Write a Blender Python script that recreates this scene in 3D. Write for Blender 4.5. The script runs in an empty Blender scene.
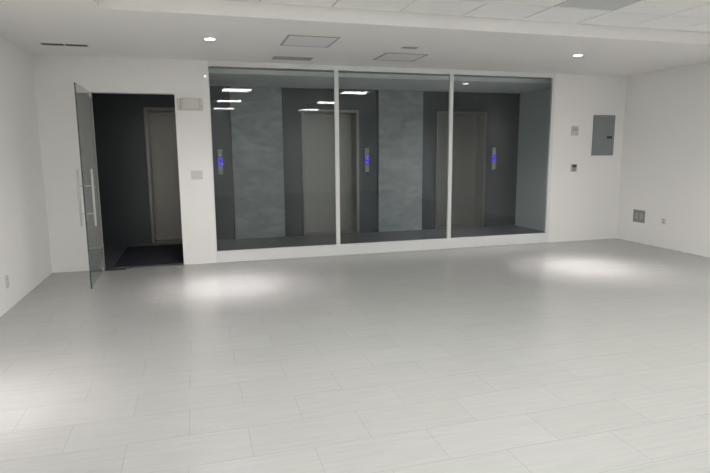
import bpy, bmesh, math, random
from mathutils import Vector, Matrix

random.seed(7)
SC = bpy.context.scene
COL = SC.collection

# ------------------------------------------------------------------ render look
SC.view_settings.view_transform = 'Standard'
SC.view_settings.look = 'None'
SC.view_settings.gamma = 1.0
SC.view_settings.exposure = 0.96
SC.view_settings.use_curve_mapping = False

# ------------------------------------------------------------------ dimensions (metres)
XL, XR = -1.706, 6.461          # side walls
YR = -11.4                      # wall behind the camera
ZC, ZG = 2.53, 2.65             # drywall soffit / tile ceiling
TX0, TX1, TY0, TY1 = -0.655, 5.42, -10.3, -2.36   # tray in the ceiling
WT = 0.14                       # back wall thickness
DX0, DX1, DZ = -1.140, -0.194, 2.127              # doorway
GX0, GX1, GZ0, GZ1 = 0.2247, 5.1343, 0.152, 2.4647  # glazing
M1, M2 = 1.8425, 3.5037
LY = 1.93                       # lobby back wall
LX0, LX1 = -3.2, 5.83           # lobby ends
LZ = 2.445                      # lobby ceiling
TILE = 0.62

# ------------------------------------------------------------------ mesh helpers
def bm_new():
    return bmesh.new()

def add_box(bm, x0, x1, y0, y1, z0, z1, bev=0.0, seg=2, mat=0):
    t = bmesh.new()
    r = bmesh.ops.create_cube(t, size=1.0)
    for v in t.verts:
        v.co = Vector(((v.co.x + .5) * (x1 - x0) + x0, (v.co.y + .5) * (y1 - y0) + y0, (v.co.z + .5) * (z1 - z0) + z0))
    if bev > 0:
        bmesh.ops.bevel(t, geom=list(t.edges), offset=bev, segments=seg, profile=.5, affect='EDGES')
    for f in t.faces:
        f.material_index = mat
    merge(bm, t)

def merge(bm, t, M=None):
    if M is not None:
        bmesh.ops.transform(t, matrix=M, verts=t.verts)
    me = bpy.data.meshes.new('tmp')
    t.to_mesh(me); t.free()
    bm.from_mesh(me)
    bpy.data.meshes.remove(me)

def add_cyl(bm, c, axis, r, h, n=24, r2=None, bev=0.0):
    t = bmesh.new()
    bmesh.ops.create_cone(t, cap_ends=True, segments=n, radius1=r, radius2=r if r2 is None else r2, depth=h)
    if bev > 0:
        ed = [e for e in t.edges if len(e.link_faces) == 2 and any(len(f.verts) > 4 for f in e.link_faces)]
        bmesh.ops.bevel(t, geom=ed, offset=bev, segments=2, profile=.5, affect='EDGES')
    q = Vector((0, 0, 1)).rotation_difference(Vector(axis).normalized()).to_matrix().to_4x4()
    merge(bm, t, Matrix.Translation(Vector(c)) @ q)

def add_lathe(bm, prof, c, n=32, down=True):
    """profile of (radius, z) turned round the z axis at c"""
    t = bmesh.new()
    rings = []
    for r, z in prof:
        if r < 1e-6:
            rings.append([t.verts.new((0, 0, z))])
        else:
            rings.append([t.verts.new((r * math.cos(2 * math.pi * k / n), r * math.sin(2 * math.pi * k / n), z)) for k in range(n)])
    for a, b in zip(rings, rings[1:]):
        for k in range(n):
            if len(a) == 1:
                t.faces.new((a[0], b[k], b[(k + 1) % n]))
            elif len(b) == 1:
                t.faces.new((a[k], b[0], a[(k + 1) % n]))
            else:
                t.faces.new((a[k], b[k], b[(k + 1) % n], a[(k + 1) % n]))
    bmesh.ops.recalc_face_normals(t, faces=t.faces)
    merge(bm, t, Matrix.Translation(Vector(c)))

def obj(name, bm, mats, parent=None, loc=None, smooth=False):
    me = bpy.data.meshes.new(name)
    bm.to_mesh(me); bm.free()
    for m in (mats if isinstance(mats, (list, tuple)) else [mats]):
        me.materials.append(m)
    if smooth:
        for p in me.polygons:
            p.use_smooth = True
    o = bpy.data.objects.new(name, me)
    COL.objects.link(o)
    if loc is not None:
        o.location = loc
    if parent is not None:
        o.parent = parent
    return o

def tag(o, label=None, cat=None, group=None, kind=None):
    if label: o['label'] = label
    if cat: o['category'] = cat
    if group: o['group'] = group
    if kind: o['kind'] = kind
    return o

def thing(name, loc, label, cat, group=None, kind=None):
    o = bpy.data.objects.new(name, None)
    o.empty_display_size = .1
    COL.objects.link(o)
    o.location = loc
    return tag(o, label, cat, group, kind)

def dup(root, loc, label, group=None):
    r = root.copy(); COL.objects.link(r); r.location = loc
    r['label'] = label
    if group: r['group'] = group
    for ch in list(root.children):
        c = ch.copy(); COL.objects.link(c); c.parent = r
        for g in list(ch.children):
            d = g.copy(); COL.objects.link(d); d.parent = c
    return r

# ------------------------------------------------------------------ materials
def nt(name):
    m = bpy.data.materials.new(name); m.use_nodes = True
    n = m.node_tree.nodes; l = m.node_tree.links
    n.clear()
    out = n.new('ShaderNodeOutputMaterial')
    return m, n, l, out

def pbr(name, col, rough=.5, metal=0.0, var=0.0, vscale=8.0, bump=0.0, bscale=60.0, spec=.5, stretch=(1, 1, 1)):
    m, n, l, out = nt(name)
    b = n.new('ShaderNodeBsdfPrincipled')
    l.new(b.outputs[0], out.inputs[0])
    b.inputs['Roughness'].default_value = rough
    b.inputs['Metallic'].default_value = metal
    b.inputs['Specular IOR Level'].default_value = spec
    geo = n.new('ShaderNodeNewGeometry')
    mp = n.new('ShaderNodeMapping'); mp.inputs['Scale'].default_value = stretch
    l.new(geo.outputs['Position'], mp.inputs['Vector'])
    nz = n.new('ShaderNodeTexNoise'); nz.inputs['Scale'].default_value = vscale; nz.inputs['Detail'].default_value = 4
    l.new(mp.outputs[0], nz.inputs['Vector'])
    mx = n.new('ShaderNodeMix'); mx.data_type = 'RGBA'
    mx.inputs['A'].default_value = (*[c * (1 - var) for c in col], 1)
    mx.inputs['B'].default_value = (*[min(1, c * (1 + var)) for c in col], 1)
    l.new(nz.outputs['Fac'], mx.inputs['Factor'])
    l.new(mx.outputs['Result'], b.inputs['Base Color'])
    if bump > 0:
        n2 = n.new('ShaderNodeTexNoise'); n2.inputs['Scale'].default_value = bscale; n2.inputs['Detail'].default_value = 3
        l.new(mp.outputs[0], n2.inputs['Vector'])
        bp = n.new('ShaderNodeBump'); bp.inputs['Strength'].default_value = bump; bp.inputs['Distance'].default_value = .004
        l.new(n2.outputs['Fac'], bp.inputs['Height'])
        l.new(bp.outputs[0], b.inputs['Normal'])
    return m

def emit(name, col, s):
    m, n, l, out = nt(name)
    e = n.new('ShaderNodeEmission'); e.inputs[0].default_value = (*col, 1); e.inputs[1].default_value = s
    l.new(e.outputs[0], out.inputs[0])
    return m

def glass(name, tint, ior=1.5, rough=0.0):
    """thin sheet: tinted clear body with a Fresnel mirror on each face"""
    m, n, l, out = nt(name)
    fr = n.new('ShaderNodeFresnel'); fr.inputs[0].default_value = ior
    ge = n.new('ShaderNodeNewGeometry')                      # same Fresnel curve on the far face of the sheet
    mr = n.new('ShaderNodeMapRange'); mr.inputs[3].default_value = ior; mr.inputs[4].default_value = 1 / ior
    l.new(ge.outputs['Backfacing'], mr.inputs[0]); l.new(mr.outputs[0], fr.inputs[0])
    t = n.new('ShaderNodeBsdfTransparent'); t.inputs[0].default_value = (*tint, 1)
    g = n.new('ShaderNodeBsdfGlossy'); g.inputs['Roughness'].default_value = rough
    mx = n.new('ShaderNodeMixShader')
    l.new(fr.outputs[0], mx.inputs[0]); l.new(t.outputs[0], mx.inputs[1]); l.new(g.outputs[0], mx.inputs[2])
    l.new(mx.outputs[0], out.inputs[0])
    return m

def floor_mat():
    m, n, l, out = nt('porcelain_tile')
    b = n.new('ShaderNodeBsdfPrincipled'); l.new(b.outputs[0], out.inputs[0])
    geo = n.new('ShaderNodeNewGeometry')
    mp = n.new('ShaderNodeMapping')
    mp.inputs['Location'].default_value = (FLOOR_U, FLOOR_V, 0)
    l.new(geo.outputs['Position'], mp.inputs['Vector'])
    br = n.new('ShaderNodeTexBrick')
    br.offset = .5; br.offset_frequency = 2; br.squash = 1
    br.inputs['Scale'].default_value = 1.0
    br.inputs['Brick Width'].default_value = .587
    br.inputs['Row Height'].default_value = .2915
    br.inputs['Mortar Size'].default_value = .0016
    br.inputs['Mortar Smooth'].default_value = .1
    br.inputs['Bias'].default_value = 0
    br.inputs['Color1'].default_value = (.375, .378, .365, 1)
    br.inputs['Color2'].default_value = (.388, .390, .378, 1)
    br.inputs['Mortar'].default_value = (.305, .307, .295, 1)
    l.new(mp.outputs[0], br.inputs['Vector'])
    # fine brushed streaks running along each tile
    m2 = n.new('ShaderNodeMapping'); m2.inputs['Scale'].default_value = (2.2, 26, 1)
    l.new(geo.outputs['Position'], m2.inputs['Vector'])
    nz = n.new('ShaderNodeTexNoise'); nz.inputs['Scale'].default_value = 1.6; nz.inputs['Detail'].default_value = 5
    l.new(m2.outputs[0], nz.inputs['Vector'])
    rp = n.new('ShaderNodeMapRange'); rp.inputs[1].default_value = .3; rp.inputs[2].default_value = .7
    rp.inputs[3].default_value = .955; rp.inputs[4].default_value = 1.03
    l.new(nz.outputs['Fac'], rp.inputs[0])
    mu = n.new('ShaderNodeMix'); mu.data_type = 'RGBA'; mu.blend_type = 'MULTIPLY'
    mu.inputs['Factor'].default_value = 1
    l.new(br.outputs['Color'], mu.inputs['A']); l.new(rp.outputs[0], mu.inputs['B'])
    l.new(mu.outputs['Result'], b.inputs['Base Color'])
    b.inputs['Roughness'].default_value = .25
    b.inputs['Specular IOR Level'].default_value = .5
    iv = n.new('ShaderNodeMath'); iv.operation = 'SUBTRACT'; iv.inputs[0].default_value = 1
    l.new(br.outputs['Fac'], iv.inputs[1])
    bp = n.new('ShaderNodeBump'); bp.inputs['Strength'].default_value = .12; bp.inputs['Distance'].default_value = .002
    l.new(iv.outputs[0], bp.inputs['Height']); l.new(bp.outputs[0], b.inputs['Normal'])
    return m

def stone_mat():
    m, n, l, out = nt('grey_marble')
    b = n.new('ShaderNodeBsdfPrincipled'); l.new(b.outputs[0], out.inputs[0])
    geo = n.new('ShaderNodeNewGeometry')
    mp = n.new('ShaderNodeMapping'); mp.inputs['Scale'].default_value = (1, 1, 2.2); mp.inputs['Rotation'].default_value = (0, .35, 0)
    l.new(geo.outputs['Position'], mp.inputs['Vector'])
    n1 = n.new('ShaderNodeTexNoise'); n1.inputs['Scale'].default_value = 2.3; n1.inputs['Detail'].default_value = 8
    n1.inputs['Distortion'].default_value = 1.4
    l.new(mp.outputs[0], n1.inputs['Vector'])
    cr = n.new('ShaderNodeValToRGB')
    cr.color_ramp.elements[0].position = .3; cr.color_ramp.elements[0].color = (STONE * .72, STONE * .78, STONE * .77, 1)
    cr.color_ramp.elements[1].position = .72; cr.color_ramp.elements[1].color = (STONE * 1.12, STONE * 1.2, STONE * 1.16, 1)
    e = cr.color_ramp.elements.new(.5); e.color = (STONE * .9, STONE * .98, STONE * .98, 1)
    l.new(n1.outputs['Fac'], cr.inputs[0])
    l.new(cr.outputs[0], b.inputs['Base Color'])
    b.inputs['Roughness'].default_value = .35
    return m

FLOOR_U, FLOOR_V = -0.2, 4.47
STONE = .38
WHITE = (.90, .895, .875)
M = dict(
    wall=pbr('wall_paint', WHITE, .75, var=.012, vscale=1.3, bump=.06, bscale=220, spec=.3),
    ceil=pbr('ceiling_paint', (.90, .893, .875), .8, var=.01, vscale=1.2, bump=.05, bscale=180, spec=.25),
    tile=pbr('mineral_fibre_tile', (.93, .93, .915), .9, var=.02, vscale=30, bump=.25, bscale=120, spec=.2),
    grid=pbr('ceiling_grid_metal', (.36, .36, .36), .6, var=.02),
    floor=floor_mat(),
    frame=pbr('white_aluminium', (.80, .81, .80), .35, var=.01, spec=.5),
    plastic=pbr('white_plastic', (.72, .71, .68), .4, var=.01),
    beige=pbr('aged_plastic', (.66, .65, .61), .45, var=.03, vscale=14),
    diffuser=pbr('milky_diffuser', (.64, .63, .59), .4, var=.02, vscale=10),
    palegrey=pbr('pale_grey_plastic', (.64, .635, .615), .45, var=.02),
    lightgrey=pbr('light_grey_plastic', (.50, .50, .48), .45, var=.02),
    midgrey=pbr('mid_grey_plastic', (.30, .305, .30), .5, var=.04, vscale=30),
    dark=pbr('dark_plastic', (.055, .057, .06), .4, var=.05),
    slot=pbr('black_slot', (.012, .012, .012), .7, var=.05),
    ventgrey=pbr('grille_grey', (.40, .40, .40), .6, var=.03),
    panelgrey=pbr('access_panel_paint', (.82, .82, .84), .55, var=.015),
    gap=pbr('panel_gap', (.42, .42, .425), .8, var=.02),
    steel=pbr('brushed_steel', (.62, .62, .60), .3, 1.0, var=.06, vscale=3, stretch=(60, 60, 1)),
    darksteel=pbr('dark_steel', (.10, .105, .11), .38, .7, var=.08),
    elecgrey=pbr('grey_enamel', (.235, .262, .272), .42, var=.03, vscale=6),
    elevator=pbr('elevator_steel', (.30, .285, .265), .42, .6, var=.06, vscale=2, stretch=(50, 50, .6)),
    elevframe=pbr('elevator_frame_steel', (.26, .25, .235), .35, .7, var=.05, vscale=2, stretch=(50, 50, .6)),
    granite=pbr('dark_granite', (.060, .069, .078), .32, var=.35, vscale=40),
    lobbyfloor=pbr('lobby_tile', (.105, .11, .118), .3, var=.12, vscale=5),
    mat=pbr('navy_mat', (.016, .018, .030), .95, var=.25, vscale=180, bump=.5, bscale=400),
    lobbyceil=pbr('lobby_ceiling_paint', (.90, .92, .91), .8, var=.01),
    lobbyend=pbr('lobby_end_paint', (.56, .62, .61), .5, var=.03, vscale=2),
    lobbyedge=pbr('lobby_edge_dark', (.48, .48, .46), .8, var=.01),  # darker tone for the lobby ceiling strip next to the window
    stone=stone_mat(),
    pane=glass('tinted_pane', (.925, .95, .955), 1.34),
    doorglass=glass('door_glass', (.955, .965, .96)),
    edge=pbr('glass_edge_green', (.055, .085, .078), .2, var=.05),
    panel_on=emit('led_panel_glow', (1.0, .99, .955), 22.0),
    lens=emit('downlight_glow', (1.0, .96, .95), 30.0),
    dimlens=emit('fill_lens_glow', (.9, .97, 1.0), .5),
    glint=emit('glint_glow', (1, .99, .96), .55),  # glow that stands in for a reflected glint
    blue=emit('blue_indicator', (.12, .07, 1.0), .42),
    bluedark=emit('blue_indicator_core', (.03, .02, .55), .5),
    dimgreen=emit('floor_indicator', (.30, .34, .33), .18),
    panel_off=pbr('unlit_diffuser', (.60, .63, .64), .5, var=.02, vscale=3),
)

def struct(name, bm, m, label=None, parent=None, smooth=False):
    o = obj(name, bm, m, parent, smooth=smooth)
    if parent is None:
        o['kind'] = 'structure'
        if label: o['label'] = label
    return o

# ------------------------------------------------------------------ room shell
b = bm_new(); add_box(b, XL - .15, XR + .15, YR - .15, .03, -.12, 0); struct('floor', b, M['floor'], 'pale grey porcelain tile floor of the room')
b = bm_new(); add_box(b, LX0, LX1 + .1, .03, LY + .5, -.12, 0); struct('floor_lobby', b, M['lobbyfloor'], 'dark polished floor of the lobby behind the glass')

b = bm_new(); add_box(b, XL - .15, XL, YR - .15, WT, 0, ZG + .1); struct('wall_left', b, M['wall'], 'white painted left wall')
b = bm_new(); add_box(b, XR, XR + .15, YR - .15, WT, 0, ZG + .1); struct('wall_right', b, M['wall'], 'white painted right wall')
b = bm_new(); add_box(b, XL, XR, YR - .15, YR, 0, ZG + .1); struct('wall_rear', b, M['wall'], 'white wall behind the viewer')
b = bm_new()
add_box(b, XL, DX0, 0, WT, 0, ZC)
add_box(b, DX0, DX1, 0, WT, DZ, ZC)
add_box(b, DX1, GX0 - .012, 0, WT, 0, ZC)
add_box(b, GX1 + .05, XR, 0, .03, 0, ZC); add_box(b, GX1 + .14, XR, .03, WT, 0, ZC)
struct('wall_back', b, M['wall'], 'white wall with the doorway and the long glass window')

b = bm_new()
add_box(b, XL, XR, TY1, WT, ZC, ZC + .25)
add_box(b, XL, XR, YR, TY0, ZC, ZC + .25)
add_box(b, XL, TX0, TY0, TY1, ZC, ZC + .25)
add_box(b, TX1, XR, TY0, TY1, ZC, ZC + .25)
struct('ceiling', b, M['ceil'], 'smooth white drywall ceiling border around the tiled recess')

# lay-in tile ceiling inside the tray: tiles with shadow gaps over the metal grid
XJ = [1.825 + TILE * k for k in range(-4, 6)]
XJ = [TX0] + [x for x in XJ if TX0 + .1 < x < TX1 - .1] + [TX1]
YJ = [TY1]; y = -2.86
while y > TY0 + .1:
    YJ.append(y); y -= TILE
YJ.append(TY0)
def cell(x, y):
    for i in range(len(XJ) - 1):
        if XJ[i] <= x < XJ[i + 1]:
            for j in range(len(YJ) - 1):
                if YJ[j + 1] <= y < YJ[j]:
                    return i, j
LIT = [(.895, -4.41), (3.375, -4.41), (.895, -6.89), (3.375, -6.89), (.895, -9.37), (3.375, -9.37)]
OFF = [(3.375, -3.17)]
skip = {cell(*q) for q in LIT + OFF}
b = bm_new()
g = .0075
for i in range(len(XJ) - 1):
    for j in range(len(YJ) - 1):
        if (i, j) in skip:
            continue
        add_box(b, XJ[i] + g, XJ[i + 1] - g, YJ[j + 1] + g, YJ[j] - g, ZG, ZG + .02)
struct('ceiling_tiles', b, M['tile'], 'white square lay-in ceiling tiles in the raised recess')
b = bm_new(); add_box(b, TX0, TX1, TY0, TY1, ZG + .012, ZG + .05)
struct('ceiling_grid', b, M['grid'], 'grey metal grid seen in the gaps between the ceiling tiles')

# ------------------------------------------------------------------ window band
win = thing('window_1', ((GX0 + GX1) / 2, 0, 0), 'long white framed interior window of three tall panes', 'window', kind='structure')
def wpart(name, bm, m):
    o = obj(name, bm, m, win)
    o.matrix_parent_inverse = Matrix.Translation((-(GX0 + GX1) / 2, 0, 0))
    return o
FY0, FY1 = -.012, .032
b = bm_new(); add_box(b, GX0 - .012, GX1 + .05, FY0, FY1, GZ1, ZC, .003); wpart('head_frame', b, M['frame'])
b = bm_new(); add_box(b, GX0 - .012, GX1 + .05, FY0, FY1, 0.001, GZ0 - .03, .003)
add_box(b, GX0 - .012, GX1 + .05, FY0 - .006, FY1, GZ0 - .03, GZ0, .003); wpart('window_sill', b, M['frame'])
b = bm_new(); add_box(b, GX0 - .012, GX0, FY0, FY1, GZ0, GZ1, .002); wpart('window_jamb', b, M['frame'])
b = bm_new(); add_box(b, GX1, GX1 + .05, FY0, FY1, GZ0, GZ1, .003); wpart('window_jamb', b, M['frame'])
HW = .028
for mx in (M1, M2):
    b = bm_new(); add_box(b, mx - HW, mx + HW, FY0, .030, GZ0, GZ1, .003); wpart('mullion', b, M['frame'])
for x0, x1 in ((GX0, M1 - HW), (M1 + HW, M2 - HW), (M2 + HW, GX1)):
    b = bm_new(); add_box(b, x0 + .001, x1 - .001, -.004, .006, GZ0 + .001, GZ1 - .001); wpart('glass_pane', b, M['pane'])

# ------------------------------------------------------------------ open glass door
door = thing('door_1', (-1.128, .005, 0), 'frameless clear glass door standing open into the room', 'door', kind='structure')
door.rotation_euler = (0, 0, math.radians(-88.6))
LW = 1.055
T = .006
b = bm_new(); add_box(b, 0.01, LW - .004, -T, T, .012, DZ - .012); obj('glass_leaf', b, M['doorglass'], door)
b = bm_new(); add_box(b, LW - .004, LW, -T, T, .012, DZ - .012, .001); tag(obj('glass_edge', b, M['edge'], door), 'dark green polished glass edge')
for z0, z1 in ((.008, .06), (DZ - .065, DZ - .010)):
    b = bm_new(); add_box(b, 0.0, .13, -.016, .016, z0, z1, .003); tag(obj('patch_fitting', b, M['steel'], door), 'small steel pivot fitting')
HX = .90
for s in (-1, 1):
    b = bm_new(); add_cyl(b, (HX, s * .068, .955), (0, 0, 1), .0115, .60, 20, bev=.003)
    h = obj('pull_handle', b, M['steel'], door, smooth=False); tag(h, 'vertical brushed steel pull bar')
    for z in (.79, 1.08):
        b = bm_new(); add_cyl(b, (HX, s * .034, z), (0, 1, 0), 0.006, .056, 14); obj('standoff', b, M['steel'], h)
# floor spring cover at the pivot
b = bm_new(); add_box(b, -1.16, -.87, -.085, -.02, 0.0, .008, .003); 
add_cyl(b, (-1.10, -.052, .010), (0, 0, 1), .014, .006, 16)
tag(obj('floor_spring_cover', b, M['darksteel']), 'flat dark metal door spring cover on the floor at the doorway', 'door hardware')

# ------------------------------------------------------------------ lobby behind the glass
PER = 2.435
EL = [-.69 + PER * k for k in range(3)]
EW, EH = .96, 2.09
b = bm_new()
xs = [LX0] + [v for e in EL for v in (e, e + EW)] + [LX1]
for k in range(0, len(xs), 2):
    add_box(b, xs[k], xs[k + 1], LY, LY + .5, 0, LZ)
for e in EL:
    add_box(b, e, e + EW, LY, LY + .5, EH, LZ)
struct('wall_lobby', b, M['granite'], 'dark polished wall of the lobby')
b = bm_new(); add_box(b, LX1, LX1 + .12, WT, LY + .3, 0, LZ + .06); struct('wall_lobby_end', b, M['lobbyend'], 'plain grey green end wall of the lobby')
b = bm_new(); add_box(b, LX0 - .1, LX0, WT, LY + .3, 0, LZ); struct('wall_lobby_far', b, M['granite'], 'dark end wall of the lobby')
b = bm_new(); add_box(b, LX0 - .1, XL - .0, .04, WT, 0, LZ); struct('wall_lobby_near', b, M['granite'], 'dark lobby wall beside the doorway')
b = bm_new(); add_box(b, LX0 - .1, LX1 + .12, .46, LY + .5, LZ, LZ + .12); struct('ceiling_lobby', b, M['lobbyceil'], 'dim ceiling of the lobby')
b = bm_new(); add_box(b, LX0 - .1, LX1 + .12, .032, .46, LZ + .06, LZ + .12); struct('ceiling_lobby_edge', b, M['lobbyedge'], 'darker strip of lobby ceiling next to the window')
for k, (x0, lab) in enumerate(((.590, 'grey veined stone pier behind the left window pane'), (.650 + PER - .02, 'grey veined stone pier behind the middle window pane'))):
    b = bm_new(); add_box(b, x0, x0 + .82, LY - .045, LY, 0.0, LZ, .003)
    struct('trim_%d' % (k + 1), b, M['stone'], lab)

def make_elevator(x, label):
    t = thing('elevator_entrance', (x, LY, 0), label, 'elevator', 'elevator entrances in the lobby')
    b = bm_new()
    add_box(b, -.015, .03, -.02, .30, 0, EH, .003)
    add_box(b, EW - .03, EW + .015, -.02, .30, 0, EH, .003)
    add_box(b, -.015, EW + .015, -.02, .30, EH - .03, EH + .012, .003)
    obj('door_frame', b, M['elevframe'], t)
    mid = EW * .52
    for x0, x1, yy in ((.02, mid, .25), (mid - .01, EW - .02, .275)):
        b = bm_new(); add_box(b, x0, x1, yy, yy + .02, .006, EH - .02, .003); obj('door_panel', b, M['elevator'], t)
    b = bm_new(); add_box(b, .0, EW, -.03, .30, 0, .006, .001)
    for yy in (.255, .280):
        add_box(b, .0, EW, yy, yy + .012, .006, .009)
    obj('threshold', b, M['elevframe'], t)
    return t
make_elevator(EL[0], 'steel elevator entrance seen through the open glass doorway')
make_elevator(EL[1], 'steel elevator entrance behind the mullion between left and middle panes')
make_elevator(EL[2], 'dim steel elevator entrance behind the right window pane')

def make_call(x, label):
    t = thing('call_panel', (x, LY + .001, 1.26), label, 'elevator call panel', 'elevator call panels')
    b = bm_new(); add_box(b, -.036, .036, -.014, 0, -.20, .20, .004); obj('face_plate', b, M['lightgrey'], t)
    b = bm_new(); add_box(b, -.026, .026, -.017, -.013, .09, .175, .002); tag(obj('floor_display', b, M['dimgreen'], t), 'small dim floor display')
    b = bm_new()
    t2 = bmesh.new()
    # glowing ring shaped like a rounded oblong
    n = 28; ro, ri, hh = .038, .019, .030
    outl = lambda r: [(r * math.cos(a), r * math.sin(a) + (hh if math.sin(a) >= 0 else -hh)) for a in [2 * math.pi * (k + .5) / n for k in range(n)]]
    vo = [[t2.verts.new((px, yy, pz)) for px, pz in outl(r)] for r in (ro, ri) for yy in (-.014, -.022)]
    for k in range(n):
        j = (k + 1) % n
        t2.faces.new((vo[0][k], vo[0][j], vo[1][j], vo[1][k]))
        t2.faces.new((vo[1][k], vo[1][j], vo[3][j], vo[3][k]))
        t2.faces.new((vo[3][k], vo[3][j], vo[2][j], vo[2][k]))
    bmesh.ops.recalc_face_normals(t2, faces=t2.faces)
    merge(b, t2)
    tag(obj('light_ring', b, M['blue'], t), 'glowing blue ring')
    b = bm_new(); add_cyl(b, (0, -.018, 0), (0, 1, 0), .017, .010, 20, bev=.002); tag(obj('push_button', b, M['bluedark'], t), 'dark blue button core')
    return t
make_call(.400, 'slim elevator call panel with blue light behind the left pane')
make_call(2.865, 'slim elevator call panel with blue light behind the middle pane')
make_call(5.325, 'slim elevator call panel with blue light behind the right pane')

b = bm_new(); add_box(b, -1.04, .15, .14, 1.62, 0.0, .010, .003)
tag(obj('floor_mat', b, M['mat']), 'dark navy floor mat on the lobby floor inside the doorway', 'mat')

# ------------------------------------------------------------------ ceiling lights
def make_panel(x, y, on, label, group):
    t = thing('ceiling_light' if on else 'ceiling_panel', (x, y, ZG), label, 'light' if on else 'ceiling panel', group)
    h = TILE / 2 - .006
    b = bm_new()
    for s in (-1, 1):
        add_box(b, -h, h, s * (h - .009) - .009, s * (h - .009) + .009, -.004, .02, .001)
        add_box(b, s * (h - .009) - .009, s * (h - .009) + .009, -h + .018, h - .018, -.004, .02, .001)
    obj('panel_frame', b, M['frame'], t)
    b = bm_new(); add_box(b, -h + .017, h - .017, -h + .017, h - .017, .002, .012)
    obj('diffuser', b, M['panel_on'] if on else M['panel_off'], t)
    return t
rows = ['nearest the window', 'in the middle row above the viewer', 'in the row behind the viewer']
for k, (x, y) in enumerate(LIT):
    make_panel(x, y, True, 'lit square white ceiling light %s, %s of its pair' % (rows[k // 2], ('left', 'right')[k % 2]), 'square ceiling lights')
make_panel(OFF[0][0], OFF[0][1], False, 'blue grey unlit square panel among the white ceiling tiles', None)

def make_downlight(x, y, label):
    t = thing('downlight', (x, y, ZC), label, 'light', 'recessed downlights')
    b = bm_new(); add_lathe(b, [(.047, .0), (.050, -.006), (.066, -.007), (.073, -.003), (.074, .0)], (0, 0, 0), 40)
    obj('trim_ring', b, M['frame'], t, smooth=True)
    b = bm_new(); add_lathe(b, [(.048, -.001), (.035, -.0035), (0, -.005)], (0, 0, 0), 40)
    obj('lens', b, M['lens'], t, smooth=True)
    return t
DL = [(.207, -1.36, 'round recessed downlight in the ceiling above the left window pane'),
      (4.45, -1.43, 'round recessed downlight in the ceiling above the right window pane'),
      (-1.20, -3.72, 'round recessed downlight over the left wall side of the room'),
      (5.95, -3.90, 'round recessed downlight over the right wall side of the room')]
AIM = [(.15, .06), (.10, -.28), (-.10, -.14), (.0, .0)]          # each gimbal lamp leans a little
def beam(parent, name, power, angle, aim, soft):
    ld = bpy.data.lights.new(name, 'SPOT')
    ld.energy = power; ld.color = (1.0, .915, .935)
    ld.spot_size = math.radians(angle); ld.spot_blend = 1.0; ld.shadow_soft_size = soft
    lo = bpy.data.objects.new(name, ld); COL.objects.link(lo)
    lo.location = (0, 0, -.02)
    lo.rotation_euler = Vector((aim[0], aim[1], -ZC)).to_track_quat('-Z', 'Y').to_euler()
    lo.parent = parent
for (x, y, lab), aim in zip(DL, AIM):
    t = make_downlight(x, y, lab)
    k = .52 if x < -1 else 1.0
    beam(t, 'downlight_beam', 105 * k, 30, aim, .05)
    beam(t, 'downlight_halo', 105 * k, 50, aim, .05)
    beam(t, 'downlight_spill', 36, 125, (0, 0), .05)

# fill lamp added to brighten the dark lobby
t = thing('lobby_fill_lamp', (4.15, .82, LZ), 'round fill lamp added to brighten the lobby behind the right window pane', 'light')
b = bm_new(); add_lathe(b, [(.052, .0), (.055, -.004), (.070, -.005), (.076, .0)], (0, 0, 0), 32); obj('trim_ring', b, M['lightgrey'], t, smooth=True)
b = bm_new(); add_lathe(b, [(.053, -.001), (0, -.004)], (0, 0, 0), 32); obj('lens', b, M['dimlens'], t, smooth=True)
beam(t, 'lobby_fill_beam', 50, 128, (0, 0), .10)

# ------------------------------------------------------------------ things in the drywall ceiling
def make_hatch(cx, cy, w, d, label):
    t = thing('access_panel', (cx, cy, ZC), label, 'ceiling access panel', None)
    b = bm_new(); f = .022
    for s in (-1, 1):
        add_box(b, -w / 2, w / 2, s * (d / 2 - f / 2) - f / 2, s * (d / 2 - f / 2) + f / 2, -.005, 0, .001)
        add_box(b, s * (w / 2 - f / 2) - f / 2, s * (w / 2 - f / 2) + f / 2, -d / 2 + f, d / 2 - f, -.005, 0, .001)
    obj('panel_frame', b, M['gap'], t)
    b = bm_new(); add_box(b, -w / 2 + f, w / 2 - f, -d / 2 + f, d / 2 - f, -.004, 0)
    add_cyl(b, (0, -d / 2 + f + .04, -.006), (0, 0, 1), .012, .004, 16)
    obj('panel_door', b, M['panelgrey'], t)
    return t
make_hatch(1.185, -1.48, .52, .54, 'square ceiling access panel above the left mullion, beside the slot vent')
make_hatch(2.43, -.80, .52, .50, 'square ceiling access panel above the middle window pane')

t = thing('slot_vent', (1.195, -.42, ZC), 'narrow grey slot vent in the ceiling close above the left window pane', 'air vent')
b = bm_new(); w, d = .47, .20
for s in (-1, 1):
    add_box(b, -w / 2, w / 2, s * (d / 2 - .008) - .008, s * (d / 2 - .008) + .008, -.006, 0, .001)
    add_box(b, s * (w / 2 - .008) - .008, s * (w / 2 - .008) + .008, -d / 2, d / 2, -.006, 0, .001)
obj('vent_frame', b, M['ventgrey'], t)
b = bm_new(); add_box(b, -w / 2 + .01, w / 2 - .01, -d / 2 + .01, d / 2 - .01, -.002, 0); obj('vent_opening', b, M['midgrey'], t)
b = bm_new()
for k in range(6):
    yy = -.07 + k * .028
    add_box(b, -w / 2 + .012, w / 2 - .012, yy - .002, yy + .002, -.006, -.001)
obj('vent_blades', b, M['ventgrey'], t)

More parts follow.
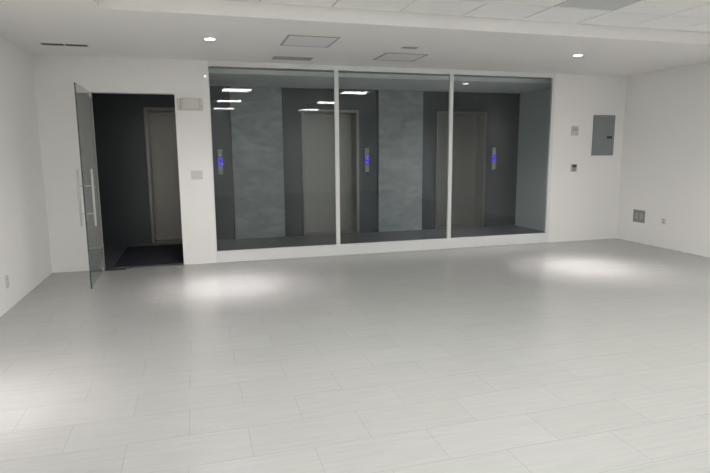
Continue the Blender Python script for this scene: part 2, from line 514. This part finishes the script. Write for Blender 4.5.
t = thing('linear_diffuser', (-1.23, -.69, ZC), 'thin black two-part slot diffuser in the ceiling near the left wall', 'air vent')
b = bm_new()
add_box(b, -.225, .225, -.056, -.050, -.002, 0, .001); add_box(b, -.225, .225, .050, .056, -.002, 0, .001)
for x in (-.222, 0, .222):
    add_box(b, x - .006, x + .006, -.05, .05, -.002, 0, .001)
obj('diffuser_frame', b, M['plastic'], t)
for s in (-1, 1):
    b = bm_new(); add_box(b, min(s * .006, s * .216), max(s * .006, s * .216), -.05, .05, -.0015, 0); obj('slot_opening', b, M['slot'], t)

t = thing('air_slot', (2.315, -1.40, ZC), 'very short grey air slot in the ceiling in front of the middle access panel', 'air vent')
b = bm_new()
for q in (-1, 1):
    add_box(b, -.085, .085, q * .036 - .008, q * .036 + .008, -.005, 0, .001)
    add_box(b, q * .079 - .008, q * .079 + .008, -.03, .03, -.005, 0, .001)
obj('slot_frame', b, M['ventgrey'], t)
b = bm_new(); add_box(b, -.074, .074, -.03, .03, -.002, 0); obj('slot_opening', b, M['midgrey'], t)

# ------------------------------------------------------------------ things on the back wall
def cover(name, label, cat, x0, x1, z0, z1, dep, m, parts=()):
    cx, cz = (x0 + x1) / 2, (z0 + z1) / 2
    t = thing(name, (cx, 0, cz), label, cat)
    w, h = (x1 - x0) / 2, (z1 - z0) / 2
    b = bm_new(); add_box(b, -w, w, -dep, 0, -h, h, min(.004, dep * .4)); obj('face_plate', b, m, t)
    return t, w, h

# emergency light box
t = thing('emergency_light', (-.018, 0, 2.002), 'beige emergency light box on the wall between door and window', 'emergency light')
b = bm_new(); add_box(b, -.150, .150, -.022, 0, -.072, .072, .006, 3); obj('back_box', b, M['beige'], t)
b = bm_new()
tb = bmesh.new(); n = 14
prof = []
for k in range(n + 1):
    x = -.118 + .236 * k / n
    prof.append((x, -.022 - .038 * (1 - (2 * k / n - 1) ** 4) ** .5))
va = [tb.verts.new((x, y, -.062)) for x, y in prof]; vb = [tb.verts.new((x, y, .062)) for x, y in prof]
for k in range(n):
    tb.faces.new((va[k], va[k + 1], vb[k + 1], vb[k]))
tb.faces.new(va[::-1]); tb.faces.new(vb)
tb.faces.new((va[0], vb[0], vb[-1], va[-1]))
bmesh.ops.recalc_face_normals(tb, faces=tb.faces)
merge(b, tb)
obj('light_cover', b, M['diffuser'], t)
b = bm_new(); add_box(b, .122, .142, -.026, -.02, -.02, -.008, .001); obj('test_switch', b, M['lightgrey'], t)

# glowing dome put in for a reflected glint by the window corner
t = thing('glint_dot', (.176, 0, 2.342), 'tiny glowing white dome put in for a reflected glint by the window corner', 'glint')
b = bm_new(); add_box(b, -.014, .014, -.008, 0, -.014, .014, .003); obj('glint_base', b, M['plastic'], t)
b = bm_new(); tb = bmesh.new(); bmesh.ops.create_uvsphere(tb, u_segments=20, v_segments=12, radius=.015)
merge(b, tb, Matrix.Translation((0, -.009, 0))); obj('dome', b, M['glint'], t, smooth=True)

# double light switch
t, w, h = cover('light_switch', 'grey double light switch on the wall between door and window', 'light switch', -.046, .092, 1.085, 1.192, 0.007, M['palegrey'])
for s in (-1, 1):
    b = bm_new(); add_box(b, s * .030 - .018, s * .030 + .018, -.011, -.006, -.034, .034, .002); obj('rocker', b, M['palegrey'], t)

# electrical panel
t = thing('electrical_panel', (6.088, 0, 1.63), 'grey steel electrical panel on the wall right of the window', 'electrical panel')
w, h = .198, .306
b = bm_new(); add_box(b, -w, w, -.012, 0, -h, h, .003); obj('trim_frame', b, M['elecgrey'], t)
b = bm_new(); add_box(b, -w + .018, w - .018, -.017, -.011, -h + .018, h - .018, .002); d_ = obj('panel_door', b, M['elecgrey'], t)
b = bm_new(); add_box(b, .055, .15, -.021, -.016, -.052, -.008, .002)
add_box(b, .085, .13, -.028, -.020, -.038, -.020, .002); tag(obj('latch', b, M['dark'], d_), 'dark recessed latch')
for zz in (-.2, 0, .2):
    b = bm_new(); add_cyl(b, (-w + .016, -.016, zz), (0, 0, 1), .005, .05, 12); obj('hinge', b, M['elecgrey'], d_)

# thermostat plate
t, w, h = cover('wall_thermostat', 'pale grey rectangular thermostat on the wall, upper of two left of the electrical panel', 'thermostat', 5.505, 5.622, 1.628, 1.772, .02, M['palegrey'])
b = bm_new(); add_box(b, -.042, .042, -.024, -.019, -.01, .05, .002); obj('display', b, M['lightgrey'], t)
b = bm_new()
for s in (-1, 1):
    add_box(b, s * .022 - .012, s * .022 + .012, -.024, -.019, -.05, -.03, .002)
obj('keys', b, M['lightgrey'], t)

# small control below it
t, w, h = cover('wall_control', 'small grey wall control with dark top below the pale thermostat', 'wall control', 5.53, 5.632, 1.080, 1.196, .014, M['lightgrey'])
b = bm_new(); add_box(b, -.034, .042, -.018, -.013, .008, .052, .002); tag(obj('display', b, M['dark'], t), 'dark display')
b = bm_new(); add_box(b, -.03, .03, -.018, -.013, -.046, -.004, .002); tag(obj('keypad', b, M['midgrey'], t), 'darker grey keypad')

# ------------------------------------------------------------------ outlets on the side walls
def outlet(name, loc, rot, w, h, mplate, mface, label, cat):
    t = thing(name, loc, label, cat)
    t.rotation_euler = (0, 0, rot)
    b = bm_new(); add_box(b, -w / 2, w / 2, -.006, 0, -h / 2, h / 2, .002); obj('face_plate', b, mplate, t)
    for s in (-1, 1):
        b = bm_new(); add_box(b, -w * .24, w * .24, -.009, -.005, s * h * .2 - h * .13, s * h * .2 + h * .13, .002)
        f = obj('receptacle', b, mface, t)
        b = bm_new()
        for k in (-1, 1):
            add_box(b, k * w * .1 - .002, k * w * .1 + .002, -.0095, -.0085, s * h * .2 - .006, s * h * .2 + .008)
        obj('socket_slots', b, M['dark'], f)
    return t
outlet('wall_outlet', (XL, -1.60, .262), math.radians(90), .070, .115, M['palegrey'], M['plastic'], 'small pale wall outlet low on the left wall', 'outlet')
outlet('wall_outlet', (XR, -.905, .385), math.radians(-90), .078, .085, M['plastic'], M['lightgrey'], 'small white wall outlet low on the right wall, nearer the viewer', 'outlet')

t = thing('floor_box_cover', (XR, -.443, .408), 'square dark grey junction plate low on the right wall near the corner', 'junction box')
t.name = 'junction_box'
t.rotation_euler = (0, 0, math.radians(-90))
b = bm_new()
for s in (-1, 1):
    add_box(b, -.112, .112, -.010, 0, s * .086 - .008, s * .086 + .008, .002)
    add_box(b, s * .104 - .008, s * .104 + .008, -.010, 0, -.08, .08, .002)
obj('box_frame', b, M['midgrey'], t)
b = bm_new(); add_box(b, -.098, .098, -.004, 0, -.08, .08); bp_ = obj('cover_plate', b, M['midgrey'], t)
b = bm_new()
for sx in (-1, 1):
    add_box(b, sx * .045 - .028, sx * .045 + .028, -.008, -.003, -.045, .045, .002)
tag(obj('receptacle', b, M['ventgrey'], t), 'lighter grey sockets')

# ------------------------------------------------------------------ world and camera
w = bpy.data.worlds.new('World'); SC.world = w; w.use_nodes = True
w.node_tree.nodes['Background'].inputs[0].default_value = (.5, .55, .6, 1)
w.node_tree.nodes['Background'].inputs[1].default_value = 0.0

yaw, pitch, roll, hgt, dist, f = .2815, -.1532, -.0074, 1.4237, 7.2051, 548.56
fw = Vector((math.sin(yaw) * math.cos(pitch), math.cos(yaw) * math.cos(pitch), math.sin(pitch)))
r = fw.cross(Vector((0, 0, 1))).normalized(); u = r.cross(fw)
c, s = math.cos(roll), math.sin(roll)
r2 = c * r + s * u; u2 = -s * r + c * u
cd = bpy.data.cameras.new('Camera'); cam = bpy.data.objects.new('Camera', cd); COL.objects.link(cam)
cd.sensor_width = 36; cd.sensor_fit = 'HORIZONTAL'; cd.lens = f / 710 * 36
cd.shift_y = -1.06 / 710
cd.clip_start = .05
m = Matrix((r2, u2, -fw)).transposed().to_4x4(); m.translation = Vector((0, -dist, hgt))
cam.matrix_world = m
SC.camera = cam
